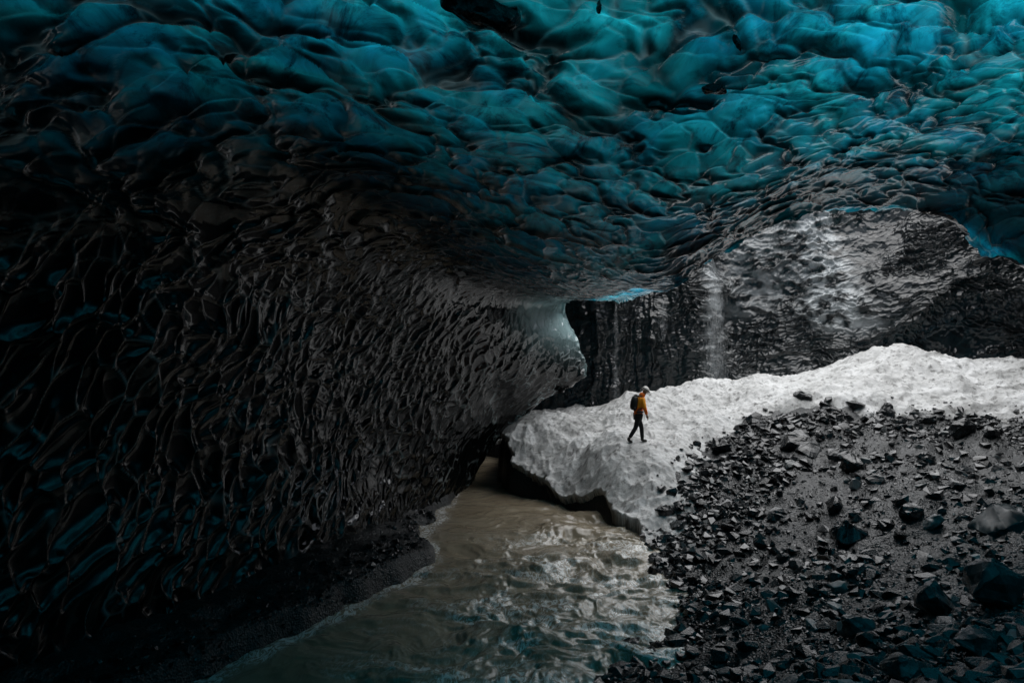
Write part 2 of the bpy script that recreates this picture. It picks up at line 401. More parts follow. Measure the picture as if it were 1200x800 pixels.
# ------------------------------------------------------------------ cave ceiling and left wall
st_y = [8, 12, 16, 20, 24]
net = {
 8:  [(-7.2,-6),(-7.5,-4.2),(-7.8,-2.3),(-7.6,-.2),(-6.8,2),(-4.8,3.6),(-1.8,4.4),(1.6,4.6),(4.8,4.8),(7.6,4.9),(10.2,4.8),(12.4,4.4),(14,3.4),(15,1.8),(15.6,-.4),(16,-3.5)],
 12: [(-5.2,-5.8),(-5.7,-4.2),(-6.1,-2.4),(-5.9,-.4),(-5.2,1.6),(-3.6,3.0),(-1,3.8),(2.2,4.1),(5.4,4.5),(8.4,4.8),(11.2,4.9),(13.6,4.7),(15.6,3.8),(17,2.2),(17.8,-.2),(18.2,-3.5)],
 16: [(-3.5,-5.8),(-3.9,-4.1),(-4.3,-2.4),(-4.2,-.6),(-3.6,1.1),(-2.3,2.4),(0,3.1),(2.8,3.4),(6,3.9),(9,4.6),(12,5.0),(14.6,4.9),(16.8,4.0),(18.4,2.4),(19.4,0),(20,-3.5)],
 20: [(-2.6,-5.8),(-2.7,-4.1),(-2.6,-2.5),(-2.4,-.9),(-1.8,.6),(-.8,1.75),(1.2,2.35),(3.6,2.7),(6.4,3.4),(9.4,4.5),(12.6,5.0),(15.3,4.95),(17.4,4.1),(19,2.6),(20,.2),(20.8,-3.5)],
 24: [(-1.7,-5.8),(-1.3,-4.1),(-.5,-2.6),(.5,-1.2),(.75,.2),(.9,1.4),(2.7,1.75),(4.9,2.05),(7.2,3.1),(10,4.35),(13,4.95),(15.6,4.85),(17.2,3.8),(18.6,2.5),(19.9,.1),(21,-3.5)],
}
edge = [(553,566,25.9),(590,516,26.0),(640,472,26.4),(690,443,26.9),(681,400,27.0),(664,359,27.1),(730,350,26.6),(790,342,26.2),(850,304,26.0),(930,268,25.8),
        (1020,252,25.6),(1090,257,25.4),(1146,294,25.2),(1205,330,25),(1270,400,24.6),(1310,510,24.4)]
C = []
b8 = np.array(net[8], float)
for yy, sx, dz in ((-9, .35, 0), (-8.5, .8, 0), (-6, 1.0, .0), (-1, 1.02, .1), (4, 1.0, .1)):
    q = b8.copy(); q[:, 0] = (q[:, 0]-4)*sx+4-1.2*(8-yy)/12; q[:, 1] = (q[:, 1]+1)*(sx if sx < .9 else 1)-1+dz
    C.append(np.stack([q[:, 0], np.full(16, yy), q[:, 1]], -1))
for yy in st_y:
    q = np.array(net[yy], float); C.append(np.stack([q[:, 0], np.full(16, yy), q[:, 1]], -1))
C.append(np.array([P3(*e) for e in edge]))
C = np.array(C)
lipf = sstep(5, 6.5, np.arange(16.0))
for k, q in ((-6, .06), (-5, .16), (-4, .24), (-3, .30), (-2, .35), (-1, .36)): C[k] *= (1-q*lipf)[:, None]
#                                          # [11 stations][16][3]
ny_near, ny = 40, 1150
yst = np.array([-9, -8.5, -6, -1, 4, 8, 12, 16, 20, 24, 27.0])
ytar = np.concatenate([np.linspace(-9, 5, ny_near)[:-1], 27*(5/27)**np.linspace(1, 0, ny)])
s = np.interp(ytar, yst, np.arange(11.0))
A1 = cr_interp(C, s)                                       # [S,16,3]
tt = np.linspace(0, 15, 5200)
A2 = np.swapaxes(A1, 0, 1)
# spread columns evenly by the length of the middle section
mid = cr_interp(np.swapaxes(C, 0, 1)[:, 7:8], tt)[:, 0]; L = np.concatenate([[0], np.cumsum(np.linalg.norm(np.diff(mid, axis=0), axis=1))])
wgt = np.interp(np.linspace(0, 15, 16), range(16), [1,1,1,1,1,1,1,1,1,.9,.8,.7,.6,.5,.3,.2])
t_u = np.interp(np.linspace(0, L[-1], 1150), L, tt)
B = np.swapaxes(cr_interp(A2, t_u), 0, 1)                  # [S,T,3]
nrm = grid_normals(B)
ctr = np.array([3, 12, -1.0])
flip = np.sign(((ctr-B[len(B)//2, 575])*nrm[len(B)//2, 575]).sum()); nrm *= flip    # towards the inside of the cave
Px, Py, Pz = B[..., 0], B[..., 1], B[..., 2]
tmap = np.repeat(t_u[None], B.shape[0], 0)
wxx = Px+.30*fbm(Px*.7, Py*.7, Pz*.7, 3, 101); wyy = Py+.30*fbm(Px*.7+5, Py*.7, Pz*.7, 3, 103); wzz = Pz+.25*fbm(Px*.7, Py*.7+8, Pz*.7, 3, 105)
flow = (-.25, .80, -.35)
def rot_stretch(axis, k, sx=1.0):                          # cells k times longer along the axis
    a = np.array(axis, float); a /= np.linalg.norm(a)
    d = wxx*a[0]+wyy*a[1]+wzz*a[2]; f = (1/k-1)
    return (wxx+a[0]*d*f, wyy+a[1]*d*f, wzz+a[2]*d*f)
def aniso(sx, sy, sz): return (wxx*sx, wyy*sy, wzz*sz)
flow_w = (-.2, .75, -.35)
a1, k1 = scallop(rot_stretch((.9, .45, 0), 1.5), 1.0, 201, flow, .75, cw=.035, ca=.20)
a2c, k2c = scallop(rot_stretch((.85, .5, .1), 1.5), .62, 211, flow, .75, cw=.04, ca=.20)
a3c, k3c = scallop(rot_stretch((.8, .6, .1), 1.6), .40, 221, flow, .7, cw=.06, ca=.14)
a2w, k2w = scallop(rot_stretch((.1, .45, .88), 1.9), .40, 212, flow_w, .8, cw=.05, ca=.18)
a3w, k3w = scallop(rot_stretch((.35, .55, .75), 1.8), .29, 222, flow_w, .75, cw=.07, ca=.12)
def ridged(q, seed, e=2.2):                                 # open, wandering sharp crests
    n_ = fbm(q[0], q[1], q[2], 3, seed, .45); return np.clip(1-np.abs(n_)*1.5, 0, 1)**e
rg1 = ridged([c*.85 for c in rot_stretch((.9, .4, .1), 2.0)], 151); rg2 = ridged([c*1.9 for c in rot_stretch((.85, .5, .1), 1.9)], 153)
rgw = ridged([c*2.1 for c in rot_stretch((.2, .5, .85), 2.2)], 155)
onroof = sstep(.4, 2.2, Pz+.35*fbm(Px*.6, Py*.6, Pz*.6, 2, 109))
a2 = a2w*(1-onroof)+a2c*onroof; a3 = a3w*(1-onroof)+a3c*onroof
a4, _ = scallop(aniso(1.0, .8, 1.0), .28, 231, flow, .3)
w1 = sstep(13, 8.5, Py)*sstep(1.2, 3.2, Pz); w3 = sstep(14, 20, Py); w2 = np.clip(1-w1-w3, 0, 1)+.5*w1
nzb = fbm(Px*.16, Py*.16, Pz*.16, 3, 111)
rim = onroof*(w1*sstep(.80, 1, rg1)*.5+(w1+w2)*sstep(.82, 1, rg2)*.45)+.2*w1*k1+np.maximum(.4*w1, w2)*(k2w*(1-onroof)+.5*k2c*onroof)+w3*(k3w*(1-onroof)+k3c*onroof)  # mask for the highlights painted on the scallop crests
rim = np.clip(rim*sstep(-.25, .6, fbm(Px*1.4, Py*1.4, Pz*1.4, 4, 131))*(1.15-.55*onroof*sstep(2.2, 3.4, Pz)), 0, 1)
panel = sstep(22.2, 24.4, Py+.4*fbm(Px*2, Py*2, Pz*2, 3, 119))*gauss(tmap, 4.5, .62)    # smooth fracture face by the nose
hh = w1*(.13*a1+.20*rg1+.07*rg2) + w2*(1-onroof)*(.085*a2+.055*rgw) + w2*onroof*(.065*a2+.085*rg2) + w3*(.075*a3+.03*rgw*(1-onroof)) + .015*(1-panel)*a4*sstep(26, 16, Py)*sstep(10, 15, Py)
disp = (hh-.2)*(1-.6*panel) + .24*nzb*sstep(27, 20, Py) 
# a dark hollow on the wall by the nose
disp -= .35*gauss(Px, -.2, .6)*gauss(Py, 22.8, 1.4)*gauss(Pz, -2.0, .6)
V = B+nrm*disp[..., None]
V[..., 1] += .45*fbm(Px*1.5, Pz*1.5, Py*0, 4, 141)*sstep(9.75, 10, s)[:, None]
V[..., 2] += .10*fbm(Px*2.5, Pz*2.5, Py*0, 3, 143)*sstep(9.8, 10, s)[:, None]
pale = np.clip(panel*1.0+.35*sstep(26.6, 26.95, Py)*(tmap > 2.8)*(tmap < 5), 0, 1)
thick = np.clip(1.25-1.3*np.clip(hh/(.24*w1+.115*w2+.085*w3+.01), 0, 1), .12, 1.3)*(.001+.999*sstep(4.6, 6.3, tmap+.0*Py+sstep(14, 9, Py)*.9))*(1-.65*sstep(9.55, 9.85, s)[:, None])  # glow brightness put in the ice colour: bright bowls, dim crests, wall and lip
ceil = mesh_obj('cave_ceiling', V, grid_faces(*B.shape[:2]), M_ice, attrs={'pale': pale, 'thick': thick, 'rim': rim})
put(ceil, 'scalloped clear glacier ice forming the roof and left wall of the cave', None, kind='structure')
ceil_V = V

# ------------------------------------------------------------------ back wall of the melt shaft
cols = [(520,38,37),(640,37,-9),(700,35,460),(765,34.5,450),(830,33.5,440),(872,32.3,462),(950,31.3,442),(1020,30.6,413),(1080,30,370),(1135,29.4,335),(1225,28.4,345),(1330,26.5,380)]
cn = []
for i, (px, d, by) in enumerate(cols):
    steep = 1 if i < 5 else 0
    zb = (400-by)*d/F if by > 100 else -2
    x = (px-600)*d/F; dx = x/d
    pts = [(x, d+1.2, -7), (x+.05, d+1.6, zb-2.2)] if not steep else [(x, d, -7), (x, d, -4)]
    if steep: pts += [(x, d, -2.5), (x, d, -.5), (x, d+.1, 1), (x, d+.3, 2.8), (x, d+.8, 4.6), (x, d+2.2, 6.6), (x, d+5, 7.6)]
    else:
        pts += [(x, d+1.0, zb-1.0), (x, d+.25, zb-.25), (x, d+.15, zb+.45), (x, d+.9, zb+1.6), (x, d+2.0, zb+3.1), (x*1.02, d+3.2, max(zb+4.6, 5.0)), (x*1.03, d+5.2, 8.6)]
    cn.append(pts)
cn = np.array(cn, float)
ub = np.linspace(0, len(cols)-1, 900); vb = np.linspace(0, 8, 700)
Bb = np.swapaxes(cr_interp(np.swapaxes(cr_interp(cn, ub), 0, 1), vb), 0, 1)
nb_ = grid_normals(Bb); nb_ *= np.sign((nb_[450, 300]*(np.array([6, 15, 0])-Bb[450, 300])).sum())
Px, Py, Pz = Bb[..., 0], Bb[..., 1], Bb[..., 2]
qx = Px+.25*fbm(Px, Py, Pz, 3, 301); qz = Pz+.25*fbm(Px+4, Py, Pz, 3, 303); qy = Py+.2*fbm(Px, Py+4, Pz, 3, 305)
c1, _ = scallop((qx*.8, qy, qz*1.5), .62, 311, (0, -.3, -.9), .7)
c2, _ = scallop((qx*.85, qy, qz*1.2), .27, 321, (0, -.3, -.9), .6)
flute = fbm(qx*1.8, qy*.4, qz*.22, 4, 331)
left = sstep(11, 7, Px)
am = .25+1.2*sstep(-.5, .5, fbm(Px*.55, Py*.55, Pz*.8, 3, 371))
dispb = (1-left)*am*(.17*c1+.12*c2)+left*(.28*flute+.05*c2+.05*c1)+.35*fbm(Px*.4, Py*.4, Pz*.4, 4, 341)+.012*fbm(Px*8, Py*8, Pz*8, 3, 351)
Vb = Bb+nb_*dispb[..., None]
# pale mottled bands between darker ice, mostly on the upper wall
pb = gauss(Px, 15.2, 1.1)*sstep(.2, 1.0, Pz)*1.0 + gauss(Px, 9.9, .45)*.8*sstep(-2, 0, Pz)*.7 + gauss(Px, 12.2, 1.6)*.35*sstep(.8, 2.2, Pz)
pb = np.clip(pb*sstep(-.45, .5, fbm(Px*2.2, Py*2, Pz*3.5, 5, 361))*1.5, 0, 1)
bw = mesh_obj('shaft_wall', Vb, grid_faces(*Bb.shape[:2]), M_backice, attrs={'pale': pb})
put(bw, 'fluted wall of dark wet ice behind the snow bank', None, kind='structure')

# ------------------------------------------------------------------ unseen sheet added to block sky light, open over the shaft and the glowing roof
n = 220
gx_ = np.linspace(-40, 60, n); gy_ = np.linspace(-40, 80, n)
GX, GY = np.meshgrid(gx_, gy_, indexing='ij')
GZ = 9.2+.6*fbm(GX*.12, GY*.12, GX*0, 4, 401)
sk = np.array([(3.4,28),(3.0,26),(2.4,17.3),(6,16.7),(12,16.2),(19,18),(24,33),(19,38),(11,40),(5,39),(3.4,33)], float)
thin = np.array([(-5.4,3.0),(-5.4,6.2),(-3.2,6.7),(-1.2,7.0),(1,7.3),(3.5,8.2),(5.5,9.6),(7.5,11.0),(9.5,11.2),(16,11.2),(16,3.0)], float)  # opening shaped so light from above makes the roof ice glow
jit = .8*fbm(GX*.3, GY*.3, GX*0, 3, 411)
hole = (sdist(sk, GX, GY)+jit*.5 > 0) | (sdist(thin, GX, GY)+jit > 0)
fk = grid_faces(n, n, keep=~hole[:-1, :-1])
V = np.stack([GX, GY, GZ], -1).reshape(-1, 3); u, fk = compact(V, fk)
gl_ = mesh_obj('glacier', V[u], fk, M_blocker)
md = gl_.modifiers.new('thickness', 'SOLIDIFY'); md.thickness = .5; md.offset = 1
put(gl_, 'unseen opaque glacier sheet added above the cave to block sky light', None, kind='structure')
# opaque curtains added to stop light leaking past the roof's lip and the sides
def curtain(name, line, z0, z1, mat, label):
    line = np.array(line, float); tt2 = np.linspace(0, len(line)-1, 40*len(line))
    c = cr_interp(line, tt2); zz = np.linspace(0, 1, 40)
    Vc = np.zeros((len(c), 40, 3)); Vc[..., 0] = c[:, None, 0]; Vc[..., 1] = c[:, None, 1]
    base = c[:, None, 2]+.32 if line.shape[1] > 2 else z0
    Vc[..., 2] = base+(z1-base)*zz[None]
    Vc[..., 1] += .25*fbm(Vc[..., 0], Vc[..., 1]*0, Vc[..., 2], 4, 421)
    o = mesh_obj(name, Vc, grid_faces(len(c), 40), mat); put(o, label, None, kind='structure'); return o
curtain('shaft_light_block', [(-9,34,-6),(-3,33.5,-6),(-1,30,-5),(-.4,28,1.2),(2.2,27.15,1.6),(2.5,22,1.3),(2.8,17.2,1.0),(4.0,17.0,1.15),(5.2,16.85,1.95),(6.8,16.7,2.75),(8.6,16.5,3.0),(10.3,16.4,2.8),(11.4,16.4,2.2),(12.4,16.3,1.3),(13.4,16,.1),(14.2,15.5,-2.5)], 0, 9.5, M_blocker, 'curtain added on the near side of the melt shaft to block light')
curtain('roof_light_block', [(-8.6,-6,1.6),(-8.6,3,1.6),(-8.0,8,2.0),(-6.2,12,1.7),(-4.6,16,1.2),(-2.8,20,.7),(-.6,23.4,.6),(.6,26,.8)], 0, 9.5, M_blocker, 'unseen curtain added outside the left wall to block light')
curtain('cave_sky_block', [(-14,-12),(-14,10),(-14,40),(-5,46),(10,47),(30,46),(34,30),(34,0),(30,-14),(0,-16),(-14,-14)], -8, 9.6, M_blocker, 'unseen curtain added around the cave to keep sky light out')

# ------------------------------------------------------------------ stones
def top_h(x, y):
    x = np.atleast_1d(np.asarray(x, float)); y = np.atleast_1d(np.asarray(y, float))
    g = gravel_h(x, y); ss = snow_sd(x, y)
    sn = snow_h(x, y, ss) - .6*sstep(.12, -.5, ss)*(ss < .1)
    return np.where(ss > -.4, np.maximum(g, sn), g), ss
def sight(px, py, dmax=33):                                # the ground point seen at a place in the photo
    d = np.linspace(5, dmax, 700); x = (px-600)*d/F; z = (400-py)*d/F
    h, _ = top_h(x, d); h = np.maximum(h, WL)
    k = np.argmax(z < h); return float(x[k]), float(d[k]), float(h[k])
rng = np.random.default_rng(7)
def hull_bm(seed, n=16, dims=(1, .8, .55), bevel=.0, sub=0):
    q = np.random.default_rng(seed); p = q.normal(size=(n, 3)); p /= np.linalg.norm(p, axis=1, keepdims=True)
    p *= q.uniform(.72, 1.0, (n, 1)); p *= np.array(dims)/2
    bm = bmesh.new()
    for v in p: bm.verts.new(v)
    res = bmesh.ops.convex_hull(bm, input=bm.verts)
    bmesh.ops.delete(bm, geom=[e for e in res['geom_interior'] if isinstance(e, bmesh.types.BMVert)], context='VERTS')
    for v in [v for v in bm.verts if not v.link_faces]: bm.verts.remove(v)
    if bevel:
        bmesh.ops.dissolve_limit(bm, angle_limit=R(12), verts=bm.verts, edges=bm.edges)
        bmesh.ops.bevel(bm, geom=list(bm.edges)+list(bm.verts), offset=bevel*min(dims), segments=2, affect='EDGES', profile=.6, clamp_overlap=True)
    if sub:
        bmesh.ops.triangulate(bm, faces=bm.faces)
        bmesh.ops.subdivide_edges(bm, edges=bm.edges, cuts=sub, use_grid_fill=True)
        co = np.array([v.co for v in bm.verts]); nn = np.array([v.normal for v in bm.verts])
        sc = 5/max(dims); f = fbm(co[:, 0]*sc+seed, co[:, 1]*sc, co[:, 2]*sc, 4, seed)
        f2, _ = scallop((co[:, 0], co[:, 1], co[:, 2]), max(dims)*.3, seed, (.5, .2, -.4), .5)
        for v, c, n_, a, b in zip(bm.verts, co, nn, f, f2): v.co = Vector(c+n_*(a*.035+(b-.4)*.05)*max(dims))
    return bm
def bm_obj(name, bm, mat, parent=None, smooth=False):
    me = bpy.data.meshes.new(name)
    bmesh.ops.recalc_face_normals(bm, faces=bm.faces)
    for f in bm.faces: f.smooth = smooth
    bm.to_mesh(me); bm.free(); me.materials.append(mat)
    o = bpy.data.objects.new(name, me); COL.objects.link(o)
    if parent: o.parent = parent
    return o

HERO = [ # px, py, width px, height px, seed, material, name, label
 (943,464,26,11,1,'k','flat_rock','dark wedge shaped rock lying alone on the upper snow, left of the low black slab'),
 (1007,473,36,11,2,'k','rock_slab','low black slab half sunk in snow near the top of the scree'),
 (1044,482,22,20,3,'k','boulder','rounded black boulder at the snow edge right of the low slab'),
 (1056,493,18,12,4,'k','rock','squat black stone touching the lower side of the rounded black boulder'),
 (1091,492,20,13,5,'k','rock','small dark boulder on the snow line between the rounded boulder and the big blocks'),
 (1133,503,34,24,6,'k','boulder','large black block at the upper right corner of the scree'),
 (1166,508,24,15,7,'k','boulder','black boulder just right of the large block at the upper right'),
 (846,524,30,18,8,'k','boulder','dark lumpy boulder where the scree meets the snow nearest the hiker'),
 (933,517,44,24,9,'k','boulder','broad black boulder in the upper scree with a lit pale top'),
 (955,529,36,18,10,'g','boulder','slanting grey boulder leaning beside the broad black one'),
 (985,533,30,14,11,'g','boulder','flat topped grey rock right of the slanting boulder'),
 (1003,541,30,26,12,'k','boulder','upright dark boulder in the middle of the upper scree'),
 (926,545,17,9,13,'p','pale_stone','small pale stone shining among black rocks under the broad boulder'),
 (994,545,18,10,14,'p','pale_stone','pale flat stone below the flat topped grey rock'),
 (1004,568,15,13,15,'p','pale_stone','rounded pale stone sitting high on the fine gravel run'),
 (1030,563,26,12,16,'g','rock','long grey rock lying across the slope right of the rounded pale stone'),
 (1088,538,22,13,17,'k','rock','dark squared rock on the right of the upper scree'),
 (999,628,40,32,18,'k','boulder','large matt black boulder alone on the fine gravel run'),
 (982,592,28,18,19,'k','boulder','low black boulder uphill of the large matt boulder'),
 (1097,613,26,24,20,'p','tilted_stone','tilted pale grey stone with a flat lit face among dark rocks'),
 (1070,600,34,24,21,'k','boulder','black boulder left of the tilted pale stone'),
 (782,600,22,14,22,'k','rock','black rock on the snow where it narrows above the stream'),
 (788,577,16,11,23,'k','rock','small black rock on the snow higher than the one by the narrowing'),
 (795,615,22,15,24,'g','rock','greyish rock on the shore just below the narrow end of the snow'),
 (739,652,12,6,25,'k','river_stone','small black stone alone in the stream below the snow'),
 (768,671,22,14,26,'k','shore_rock','black rock at the water edge at the scree tip'),
 (742,757,30,10,27,'k','shore_rock','low black rock lapped by the stream at the bottom of the scree'),
 (818,520,12,8,28,'k','rock','dark stone poking from the snow left of the scree top'),
 (1175,690,70,60,29,'g','foreground_boulder','large smooth dim boulder at the right edge of the foreground'),
 (1105,705,60,40,30,'g','foreground_boulder','broad dim boulder left of the one at the right edge of the foreground'),
 (1012,738,44,26,31,'g','foreground_boulder','dim rounded boulder in the lower middle of the scree foreground'),
 (1065,790,60,30,32,'g','foreground_boulder','dim boulder cut by the bottom edge of the view'),
 (1010,775,30,12,33,'p','pale_stone','long pale stone lying in the lowest foreground gravel'),
 (980,712,22,9,34,'p','pale_stone','faint pale chip in the dim gravel above the rounded foreground boulder'),
 (1150,760,56,34,35,'g','foreground_boulder','dim angular boulder in the bottom right corner'),
]
MM = {'k': M_rock, 'g': M_rockgrey, 'p': M_rockpale}
hero_xy = []
for px, py, w_, h_, sd, mk, nm, lb in HERO:
    x, y, z = sight(px, py+h_*.35)
    W_ = w_*y/F*1.15; H_ = h_*y/F*1.15
    o = bm_obj(nm, hull_bm(500+sd, 18, (W_, W_*.85, H_*1.25), .10 if W_ > .4 else .06, 2 if W_ > .45 else 0), MM[mk], smooth=False)
    o.location = (x, y+W_*.2, z+H_*.22); o.rotation_euler = (rng.uniform(-.2, .2), rng.uniform(-.15, .15), rng.uniform(-.5, .5))
    put(o, lb, 'rock' if 'stone' not in nm else 'stone'); hero_xy.append((x, y, W_))
x, y, z = sight(1172, 628)
o = bm_obj('ice_boulder', hull_bm(900, 20, (1.5, 1.1, .9), .12, 4), M_iceblock, smooth=True); o.location = (x+.35, y+.4, z+.12); o.rotation_euler = (0, -.25, .3)
put(o, 'big boulder glazed with bluish ice at the right edge of the slope', 'ice boulder')

# the loose stones of the scree
NS = 95000
yy = 5.2*(24.5/5.2)**rng.random(NS); xx = rng.uniform(-.5, 1, NS)*(yy*.80)+1.2
rs = river_sd(xx, yy); ss = snow_sd(xx, yy)
size = .024*(1-rng.random(NS)*.9995)**(-.62)
band = .55+1.5*sstep(-3.2, -.2, ss)+1.2*sstep(-1.1, -.2, rs)+1.1*sstep(10.5, 8, yy)+.8*np.clip(fbm(xx*.4, yy*.4, xx*0, 3, 555), 0, 1)
size = np.clip(size*band*(.55+yy/26), .018, .40)
ok = (rs < -.05) & (ss < .25) & (xx > .4)
ok |= (rs > 0) & (rs < .25) & (size > .09) & (xx > 1) & (ss < 0)
ok |= (ss < .9) & (ss >= .25) & (rng.random(NS) < .10) & (size > .08) & (rs < 0)
for hx, hy, hw in hero_xy: ok &= ~((np.hypot(xx-hx, yy-hy) < hw*.45+size*.3) & (size > .08))
pxs = 600+F*xx/yy
ok &= (pxs < 1290)
xx, yy, size = xx[ok], yy[ok], size[ok]; rs = rs[ok]; ss = ss[ok]
zz, _ = top_h(xx, yy)
pys = 400-F*zz/yy; pxs = 600+F*xx/yy
vis = (pxs > 0) & (pxs < 1200) & (pys > 0) & (pys < 805)
order = np.argsort(-(size/yy)*vis)
ind, rest = order[:300], order[300:]
protos = {}
def proto(k, mk):
    if (k, mk) not in protos:
        q = np.random.default_rng(k+50)
        bm = hull_bm(700+k, 15, (1, q.uniform(.6, .9), q.uniform(.4, .7)), (.07, .16, .22)[k % 3])
        bmesh.ops.recalc_face_normals(bm, faces=bm.faces)
        me = bpy.data.meshes.new('scree_stone'); bm.to_mesh(me); bm.free(); me.materials.append(MM[mk]); protos[(k, mk)] = me
    return protos[(k, mk)]
ZONES = {'edge': ('small_boulder', 'loose dark stone in the belt along the lower edge of the snow', 'stones along the snow edge'),
         'shore': ('shore_stone', 'wet dark stone in the rim of stones beside the stream', 'stones along the stream'),
         'mid': ('scree_stone', 'dark angular stone on the open middle of the scree slope', 'stones on the open scree'),
         'near': ('foreground_stone', 'dim stone in the dark foreground of the scree nearest the viewer', 'stones in the dark foreground')}
for i in ind:
    zn = 'near' if yy[i] < 9.5 else 'shore' if rs[i] > -1.0 and yy[i] < 19 else 'edge' if ss[i] > -2.2 else 'mid'
    mk = 'p' if rng.random() < .04 else 'g' if rng.random() < .22 else 'k'
    nm, lb, gr = ZONES[zn]
    if mk == 'p': nm = 'pale_'+nm; lb = {'edge': 'pale stone among the dark ones in the belt along the lower edge of the snow', 'shore': 'pale wet stone in the rim of dark stones beside the stream', 'mid': 'pale grey stone on the open middle of the dark scree slope', 'near': 'pale stone in the dark foreground of the scree nearest the viewer'}[zn]; gr = 'pale '+gr
    o = bpy.data.objects.new(nm, proto(int(rng.integers(10)), mk)); COL.objects.link(o)
    s_ = size[i]; o.location = (xx[i], yy[i], zz[i]+s_*.05); o.scale = (s_*1.25, s_*1.1, s_*1.15)
    o.rotation_euler = (rng.uniform(-.35, .35), rng.uniform(-.35, .35), rng.uniform(0, 6.28)); put(o, lb, 'stone', gr)
# the rest, uncountable
var = []
for k in range(16):
    bm = hull_bm(800+k, 11, (1, .8, .6)); bmesh.ops.recalc_face_normals(bm, faces=bm.faces); bm.verts.ensure_lookup_table(); bm.verts.index_update()
    var.append((np.array([v.co for v in bm.verts]), np.array([[v.index for v in f.verts] for f in bm.faces]))); bm.free()
def rubble(name, idx, mat, label, X_, Y_, Z_, S_):
    Vs, Fs, off = [], [], 0
    for i in idx:
        v, f = var[int(rng.integers(16))]
        a, b_ = rng.uniform(0, 6.28), rng.uniform(-.5, .5)
        ca, sa, cb, sb = math.cos(a), math.sin(a), math.cos(b_), math.sin(b_)
        M = np.array([[ca, -sa, 0], [sa, ca, 0], [0, 0, 1]])@np.array([[cb, 0, sb], [0, 1, 0], [-sb, 0, cb]])
        Vs.append((v*S_[i]*1.2)@M.T+np.array([X_[i], Y_[i], Z_[i]+S_[i]*.12])); Fs.append(f+off); off += len(v)
    return put(mesh_obj(name, np.concatenate(Vs), np.concatenate(Fs), mat, smooth=False), label, 'gravel', None, 'stuff')
pick = rng.random(len(rest))
rubble('dark_rubble', rest[pick < .80], M_rock, 'fine wet black rubble covering the scree slope', xx, yy, zz, size)
rubble('grey_rubble', rest[(pick >= .80) & (pick < .97)], M_rockgrey, 'dark grey rubble mixed through the scree slope', xx, yy, zz, size)
rubble('pale_rubble', rest[pick >= .97], M_rockpale, 'small pale chips scattered over the scree slope', xx, yy, zz, size)
# rubble on the left bank
n = 2200; by = rng.uniform(8, 20, n); bx = np.interp(by, [8, 10.4, 13.6, 16.6, 20], [-6.3, -4.8, -3.06, -1.97, -2.2])-np.abs(rng.normal(0, .55, n))-.02
bs = .03+.10*rng.random(n)**4+.12*(rng.random(n) < .06); bz = gravel_h(bx, by)
rubble('bank_rubble', np.arange(n), M_rock, 'black rubble on the narrow bank under the left ice wall', bx, by, bz, bs)

# ------------------------------------------------------------------ rock and ash frozen into the roof
flatV = ceil_V.reshape(-1, 3); cpx = 600+F*flatV[:, 0]/np.maximum(flatV[:, 1], .1); cpy = 400-F*flatV[:, 2]/np.maximum(flatV[:, 1], .1)
okc = flatV[:, 1] > 4
def roof(px, py):
    d = np.where(okc, np.hypot(cpx-px, cpy-py), 1e9); return flatV[np.argmin(d)]
def frozen(px, py, w_, h_, depth, seed, rot, name, label, mat=None):
    c = roof(px, py); d = c[1]
    o = bm_obj(name, hull_bm(seed, 26, (w_*d/F, depth, h_*d/F*1.5), .06, 3), mat or M_rock); o.location = Vector(c)+Vector((0, -.06, -.12 if w_ < 60 else -.05)); o.rotation_euler = rot
    return put(o, label, 'rock')
frozen(560, 6, 118, 34, .5, 41, (0, .38, 0), 'frozen_rock', 'long black rock frozen into the ice roof at the top middle')
frozen(835, 98, 32, 13, .35, 42, (0, .12, 0), 'ash_lump', 'small black ash lump set in the blue ice right of the middle')
frozen(862, 42, 9, 16, .12, 43, (0, -.4, 0), 'frozen_pebble', 'tiny dark pebble in the broad smooth blue hollow of the roof')
frozen(700, 1, 8, 14, .12, 44, (0, 0, 0), 'frozen_pebble', 'tiny dark pebble in the roof ice at the top edge right of the long rock')

# ------------------------------------------------------------------ falling water
def fall(name, px, py0, py1, d, width, n, label, seed, ln=(.08, .30), th=.010):
    q = np.random.default_rng(seed); x0 = (px-600)*d/F; z0, z1 = (400-py0)*d/F, (400-py1)*d/F
    f = q.random(n); z = z0+(z1-z0)*f
    strand = q.normal(0, 1, 9)[q.integers(0, 9, n)]
    x = x0+width*(strand*.32+q.normal(0, .22, n))*(.45+.7*f); y = d+width*q.normal(0, .3, n)
    L_ = q.uniform(*ln, n); T = th*q.uniform(.5, 1.3, n)
    base = np.array([(0, 0, .5), (1, 0, .1), (0, 1, .1), (-1, 0, .1), (0, -1, .1), (0, 0, -.5)], float)
    fa = np.array([(0, 1, 2), (0, 2, 3), (0, 3, 4), (0, 4, 1), (5, 2, 1), (5, 3, 2), (5, 4, 3), (5, 1, 4)])
    V = base[None]*np.stack([T, T, L_], -1)[:, None]+np.stack([x, y, z], -1)[:, None]
    Fa = fa[None]+(np.arange(n)*6)[:, None, None]
    return put(mesh_obj(name, V.reshape(-1, 3), Fa.reshape(-1, 3), M_drops), label, 'waterfall' if name == 'waterfall' else 'dripping water', None, None if name == 'waterfall' else 'stuff')
fall('waterfall', 838, 322, 452, 30.5, .85, 2600, 'broad veil of falling meltwater in front of the wall, right of the hiker', 1, (.12, .5), .006)
fall('dripping_water', 722, 356, 476, 31, .22, 420, 'thin string of dripping meltwater left of the hiker, behind him', 2, (.1, .35), .005)
fall('dripping_water', 777, 348, 400, 31.5, .35, 260, 'short pale trickle on the wall between the thin string and the broad veil', 3, (.1, .3), .005)

